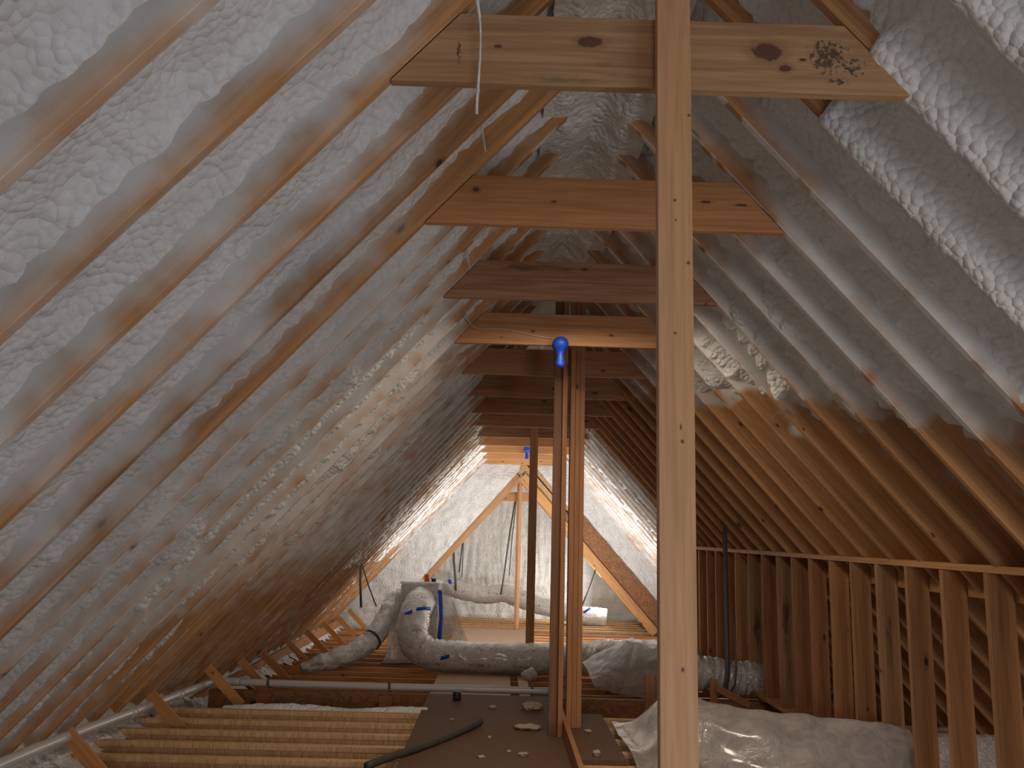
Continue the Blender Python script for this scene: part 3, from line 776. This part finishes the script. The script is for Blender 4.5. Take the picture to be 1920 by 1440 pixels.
# ------------------------------------------------------------------ light fixtures wrapped in blue
def fixture(x, y, z, s, label, cord):
    e = empty('light_fixture', (x, y, z)); tag(e, label, 'light fixture', 'blue-wrapped light fixtures')
    tube('base_plate', [(x, y-.1, z), (x, y-1.2*s, z)], 2.3*s, 'black', e, n=4, seg=20)
    # bagged lamp: round top, narrow taped neck
    zs = np.array([2.0, 1.7, 1.0, 0, -1.0, -1.8, -2.3, -2.8, -3.6, -4.8, -5.6, -6.3, -6.8, -7.0])*s
    rs = np.array([.3, 1.2, 1.95, 2.3, 2.1, 1.55, 1.15, 1.05, 1.0, 1.1, 1.3, 1.3, 1.1, .2])*s
    th = np.linspace(0, 2*np.pi, 20, endpoint=False)
    R = rs[:, None]*(1+.07*fbm(zs[:, None]*.6+np.cos(th)*.9, np.sin(th)*1.4+zs[:, None]*0, 5))
    V = np.stack([x+R*np.cos(th), y-2.4*s+R*np.sin(th), z+zs[:, None]+0*R], -1)
    grid_mesh('wrapped_bulb', V, 'blue', e, loop_v=True)
    tube('cord', cord, .16, 'cable', e, n=30, seg=6)
fixture(15.6, 237.6, 54.0, 1.0, 'blue-wrapped light fixture on the fourth collar tie', [(15, 238.9, 56), (8, 238.9, 57), (0, 238.9, 58.6), (-9, 238.9, 58.8), (-12, 236, 62), (-14, 236, 66)])
fixture(16.2, 574.2, 57.0, 1.0, 'blue-wrapped light fixture on the eleventh collar tie, farther away', [(15.5, 574.9, 59), (8, 574.9, 61), (-2, 574.9, 60.4), (-8, 574.9, 63)])

# ------------------------------------------------------------------ ducts
def duct(label, pts, r, mat='duct', seed=1, bands=(), n=70, name='flexible_duct', rough=.6, wrink=.35, clips=()):
    e = empty(name, pts[0]); tag(e, label, 'duct')
    tube('sleeve', pts, r, mat, e, n=n, seg=28, rough=rough, wrink=wrink, seed=seed)
    path = catmull(pts, 200)
    for t, wd, mt in bands:
        i = int(t*197); a = path[i]; b = path[min(i+1, 199)]; d = (b-a)/np.linalg.norm(b-a)
        rr = (np.interp(t, np.linspace(0, 1, len(r)), r) if isinstance(r, (list, tuple)) else r)+.45
        tube('tape_band', [a-d*wd/2, a+d*wd/2], rr, mt, e, n=4, seg=28, cap=False)
    return e
def tape(par, pts, wd, across): return strip('tape_strip', pts, wd, 'blue', par, across, .08)
R8 = 8.4
de = duct('big jacketed duct bending from the plenum and lying across the lower floor',
     [(-45, 503, -40), (-46, 494, -42), (-47, 484, -49), (-46, 478, -57.5), (-39, 477, -64.5), (-26, 476, -66.4), (0, 475, -66.4), (30, 474, -66.2)], R8, 'duct', 3, n=110, rough=.7, wrink=.55)
tape(de, [(-54.5, 480, -49), (-51, 477, -45), (-47, 476, -43)], 2.2, (0, .35, .93))
tape(de, [(-45, 476.6, -42), (-41, 478.5, -41.5), (-37.5, 482, -42)], 2.0, (0, .35, .93))
tape(de, [(-30, 467.8, -66.4), (-27, 467.4, -65.4), (-25.4, 467.4, -64.9)], 1.9, (0, 0, 1))
duct('sagging duct wrapped in film between the middle post and the knee wall',
     [(30, 474, -66.2), (42, 470, -65.5), (54, 462, -63), (66, 448, -61), (78, 425, -59), (88, 395, -57)], [8.4, 8.2, 8.6, 9.2, 9.0, 8.0], 'duct', 5, bands=((.06, 1.6, 'black'),), rough=1.2, wrink=.5)
e = duct('shiny foil duct hung by a grey strap, passing into the knee wall',
     [(66, 352, -53.5), (78, 352, -53), (90, 352, -54), (101, 352.5, -55), (118, 353, -56)], 6.9, 'foil', 8, rough=.7, wrink=.9, n=90)
e2 = empty('hanging_strap', (82, 343, 9)); tag(e2, 'long grey strap hanging from the knee wall rafters round the foil duct', 'strap')
strip('webbing', [(92.5, 352, 6), (92, 350, -20), (91, 345.5, -44), (90.5, 344.6, -53), (89.5, 346, -60), (88, 350, -61.6)], 1.9, 'strap', e2, (1, 0, 0))
strip('webbing', [(94.8, 349, -30), (94.7, 347.5, -38), (94.2, 345.2, -48), (93.6, 345, -56), (91, 347, -61)], .7, 'strap', e2, (1, 0, 0))
# small duct climbing to the plenum
duct('slim white duct rising from the floor to the plenum by the eave',
     [(-104, 468, -73), (-96, 474, -71.5), (-86, 482, -69), (-76, 492, -65), (-69, 503, -58), (-65, 514, -49), (-62, 524, -40)], [2.0, 4.2, 5.4, 5.6, 5.8, 6.0, 5.5], 'duct', 12, bands=((.60, 1.4, 'black'),), rough=.9, wrink=.3)
# film-wrapped plenum
e = empty('plenum', (-45, 515, FAR)); tag(e, 'tall plenum box wrapped in clear film with an orange cap on top', 'plenum')
box('cabinet', (-57, 504, FAR), (-35, 532, -30.5), 'foil', e, bev=.5)
box('lid', (-57.6, 503.4, -30.4), (-34.4, 532.6, -28.8), 'polyclear', e, bev=.4)
tube('port_cap', [(-42.5, 508, -28.8), (-42.5, 508, -24.6)], 1.6, 'orange', e, n=4, seg=14)
tube('port_cap', [(-38.5, 508, -28.8), (-38.5, 508, -27.0)], 1.5, 'black', e, n=4, seg=14)
def skirt(par, x0, x1, xb0, xb1, y, zt, zb, seed, name='film_wrap', mat='polyclear', yb=0):
    a, t = np.meshgrid(np.linspace(0, 1, 50), np.linspace(0, 1, 40), indexing='ij')
    x = (x0+(x1-x0)*a)*(1-t)+(xb0+(xb1-xb0)*a)*t
    z = zt+(zb-zt)*t+1.2*np.sin(a*9+seed)*t
    yy = y-yb*t**1.5-1.6*np.abs(perlin(a*6, t*1.3, seed))*(.3+t)-.5*perlin(a*16, t*5, seed+2)
    return grid_mesh(name, np.stack([x, yy, z], -1), mat, par)
skirt(e, -39, -30, -36, -13, 502.0, -29.5, -73.5, 3, yb=-16)
skirt(e, -59.5, -56.5, -63, -50, 503.0, -33, -71, 6, yb=12, mat='polyclear')
strip('tape_strip', [(-34.3, 502.2, -33), (-32.8, 502.0, -48), (-33.6, 501.6, -62)], 2.6, 'blue', e, (.9, .3, .1))
# duct hanging in the wing
e = duct('duct slung on straps across the wing in front of the striped foam wall',
     [(-60, 776, -46), (-46, 770, -47.5), (-30, 766, -51), (-12, 763, -53.5), (4, 760, -51.5), (18, 755, -55), (40, 748, -61), (66, 744, -66), (92, 742, -68.5)], 7.6, 'duct', 21, rough=.7, bands=())
tape(e, [(-44, 762.6, -41), (-43, 762, -44.5)], 2.6, (1, 0, 0)); tape(e, [(26, 744.5, -56), (28.5, 744, -60)], 2.2, (.9, 0, .3)); tape(e, [(72, 735.4, -64), (78, 735, -60)], 2.2, (.6, 0, -.6))
def vstrap(label, pts, wd=1.5, extra=None):
    q = empty('hanging_strap', pts[0]); tag(q, label, 'strap', 'straps holding the ducts')
    strip('webbing', pts, wd, 'strap', q)
    if extra: strip('webbing', extra, wd*.6, 'strap', q)
vstrap('grey strap pair hanging over the slim duct by the eave', [(-84.5, 525, -20), (-84, 524, -32), (-82.5, 523, -46)], 1.4, [(-84, 525, -20), (-79, 524, -33), (-73.5, 523, -45)])
vstrap('grey strap at the end of the wing duct beside the plenum', [(-41.5, 760, -10), (-40.5, 757, -24), (-38.3, 755, -40), (-37.8, 756, -50)], 2.0)
vstrap('pair of thin grey straps just behind the plenum on the wing foam', [(-34.5, 790, -2), (-35.6, 790, -20), (-37, 789, -36)], 1.3, [(-34.2, 790, -2), (-34, 790, -22), (-34.2, 789, -40)])
vstrap('long grey strap pair slanting down beside the farthest post', [(12, 757, 29), (8, 756, 0), (3.5, 752.5, -40), (1.5, 752, -52)], 1.4, [(13, 757, 29), (10.5, 757, 0), (8.5, 756, -36)])
vstrap('grey strap over the wing duct beyond the posts', [(84, 742, -24), (78, 738, -42), (70, 735.5, -60)], 1.6)

# ------------------------------------------------------------------ films
def drape():
    a, t = np.meshgrid(np.linspace(0, 1, 70), np.linspace(0, 1, 60), indexing='ij')
    # profile over the trunk: floor -> up the front -> over the top -> down behind
    rad = np.interp(a, [0, .6, 1], [15, 11, 7.0]); cy = np.interp(a, [0, .4, 1], [238, 233, 225.6])
    ys = cy+rad*np.interp(t, [0, .3, .45, .6, .75, .9, 1], [-1.9, -1.15, -.75, 0, .6, .95, 1.0])*np.where(t < .3, np.interp(a, [.7, 1], [1, .55]), 1)
    crown = np.interp(a, [0, .2, .5, 1], [-42.5, -42.5, -44.5, -45.6])
    zs = -60+(crown+60)*np.interp(t, [0, .3, .45, .6, .75, .9, 1], [.02, .3, .72, 1.0, .9, .5, .08])
    x = 37+a*68.5
    low = sstep(.20, .03, a)                               # near end slides down to the floor
    z = zs*(1-low)+(-59.4+.10*(zs+60))*low
    y = ys+low*(ys-225)*.6+14*sstep(.5, .05, a)
    z = z+.9*sstep(.3, .1, np.abs(a-.22))*0+.9*fbm(a*5, t*4, 131)+.45*np.abs(perlin(a*11+t*3, t*3, 133))-.35*perlin(a*2+t*9, t*2-a*6, 135)
    z = np.maximum(z, NEAR+.25)
    o = grid_mesh('plastic_sheet', np.stack([x, y, z], -1), 'poly')
    tag(o, 'large milky plastic sheet draped over the trunk duct by the knee wall', 'plastic sheet')
drape()
duct('foil trunk duct under the plastic sheet, shining between the closest studs', [(52, 237, -53), (70, 233, -53), (95, 227, -53.4), (116, 225.6, -53.4), (134, 225.6, -53.4)], 6.2, 'foil', 31, rough=.4, wrink=.4)
def drape2():
    a, t = np.meshgrid(np.linspace(0, 1, 60), np.linspace(0, 1, 46), indexing='ij')
    x = 44+a*40+4*t
    crown = np.interp(a, [0, .25, .5, .75, 1], [-64, -56, -50.5, -50, -49])
    foot = np.interp(a, [0, .3, 1], [-73.5, -73.5, -72])
    y = 452-a*44-24*np.sin(t*np.pi/2)
    z = crown+(foot-crown)*t**1.4+.8*fbm(a*4, t*3, 141)+.5*np.abs(perlin(a*9+t*4, t*4, 143))
    o = grid_mesh('plastic_sheet', np.stack([x, y, z], -1), 'poly')
    tag(o, 'crumpled plastic sheet over the sagging duct beside the tall pale post', 'plastic sheet')
    tape(o, [(73, 411, -58), (77, 408, -55.5), (82, 406, -53.5)], 1.8, (0, .4, .9))
drape2()

o = board('scrap_board', 13, 2.5, 1.2, (80, 322, NEAR+5.5), (.88, -.25, -.42), (.3, .2, .9), 'lumber'); o.color = (.5, .42, .35, 1)
tag(o, 'scrap board leaning below the foil duct by the knee wall', 'board')
o = board('scrap_board', 9, 2.6, 1.5, (79, 326, NEAR), (0, 0, 1), (1, 0, 0), 'red'); o.location = P(79, 326, NEAR)
tag(o, 'short stub standing under the foil duct by the knee wall', 'board')
# ------------------------------------------------------------------ loose things on the floor
o = tube('hose', [(-32, 226, NEAR+1.6), (-26, 236, NEAR+1.8), (-19, 248, NEAR+1.7), (-12, 262, NEAR+1.5), (-6, 274, NEAR+2.0), (-4.6, 277, NEAR+2.3)], 1.0, 'hose', None, n=40, seg=12, rough=.12)
tag(o, 'dark hose end lying on the near plywood walkway', 'hose')
o = tube('cap', [(-14, 318, NEAR+.8), (-14, 318, NEAR+3.6)], 1.5, 'black', None, n=4, seg=16); tag(o, 'small black cap standing on the walkway under the drain pipe', 'cap')
for c, r, sd, lab in (((12.5, 305, NEAR+1.6), (4.6, 3.0, 1.5), 1, 'mossy foam slab at the end of the near walkway by the dark post'),
                      ((10, 275, NEAR+1.3), (5.5, 3.2, .9), 2, 'flat foam crumb pile against the foot of the dark post'),
                      ((17.5, 458, FAR+3.0), (5.0, 4.0, 3.4), 3, 'big pale foam lump at the foot of the lone middle post'),
                      ((-1, 305, NEAR+1.2), (1.6, 1.0, .6), 4, 'small foam scrap on the walkway before the drain pipe'),
                      ((8, 243, NEAR+1.1), (1.6, .9, .6), 5, 'curled foam scrap at the near edge of the walkway'),
                      ((4, 246, NEAR+1.0), (.8, .7, .45), 6, 'pale foam bit between hose and edge board'),
                      ((-3.5, 240, NEAR+1.0), (1.2, .7, .4), 7, 'flat foam bit near the hose'),
                      ((-1.6, 262, NEAR+1.0), (.7, .6, .4), 8, 'tiny foam bit beyond the hose end'),
                      ((25, 276, NEAR+2.0), (1.6, .8, .7), 9, 'white foam curl on the base of the three-ply post'),
                      ((28, 269, NEAR+1.9), (1.3, .9, .5), 10, 'foam crumb on the thick plywood base'),
                      ((27.5, 241, NEAR+2.3), (1.3, 1.0, .9), 11, 'foam crumb at the near end of the thick plywood base'),
                      ((-14, 285, NEAR+1.0), (.9, .6, .35), 12, 'foam bit on the walkway side facing the joists'),
                      ((-54, 505, FAR-.1), (2.2, 1.6, 1.2), 13, 'foam bit on the joists by the plenum foot')):
    tag(blob('foam_scrap', c, (r[0]*.8, r[1]*.8, r[2]), 'foam' if sd in (3, 9) else 'dusty', sd), lab, 'foam scrap', 'foam scraps on the floor')
# foam strings dangling by the collar ties
for pts, lab in (([(-5.0, 94, 71), (-4.9, 94, 66), (-4.2, 94.5, 60), (-4.4, 95, 50)], 'thin foam string dangling below the first collar tie'),
                 ([(-6.5, 140.5, 85), (-6.0, 140.5, 75), (-4.6, 140, 66.5)], 'thin foam string touching the second collar tie'),
                 ([(-9.5, 189, 69), (-9.6, 189, 64), (-8.8, 189, 60.5)], 'thin foam string by the end of the third collar tie')):
    tag(tube('foam_string', pts, [.1, .28, .12, .2][:len(pts)], 'foam', None, n=30, seg=6), lab, 'foam string', 'foam strings')
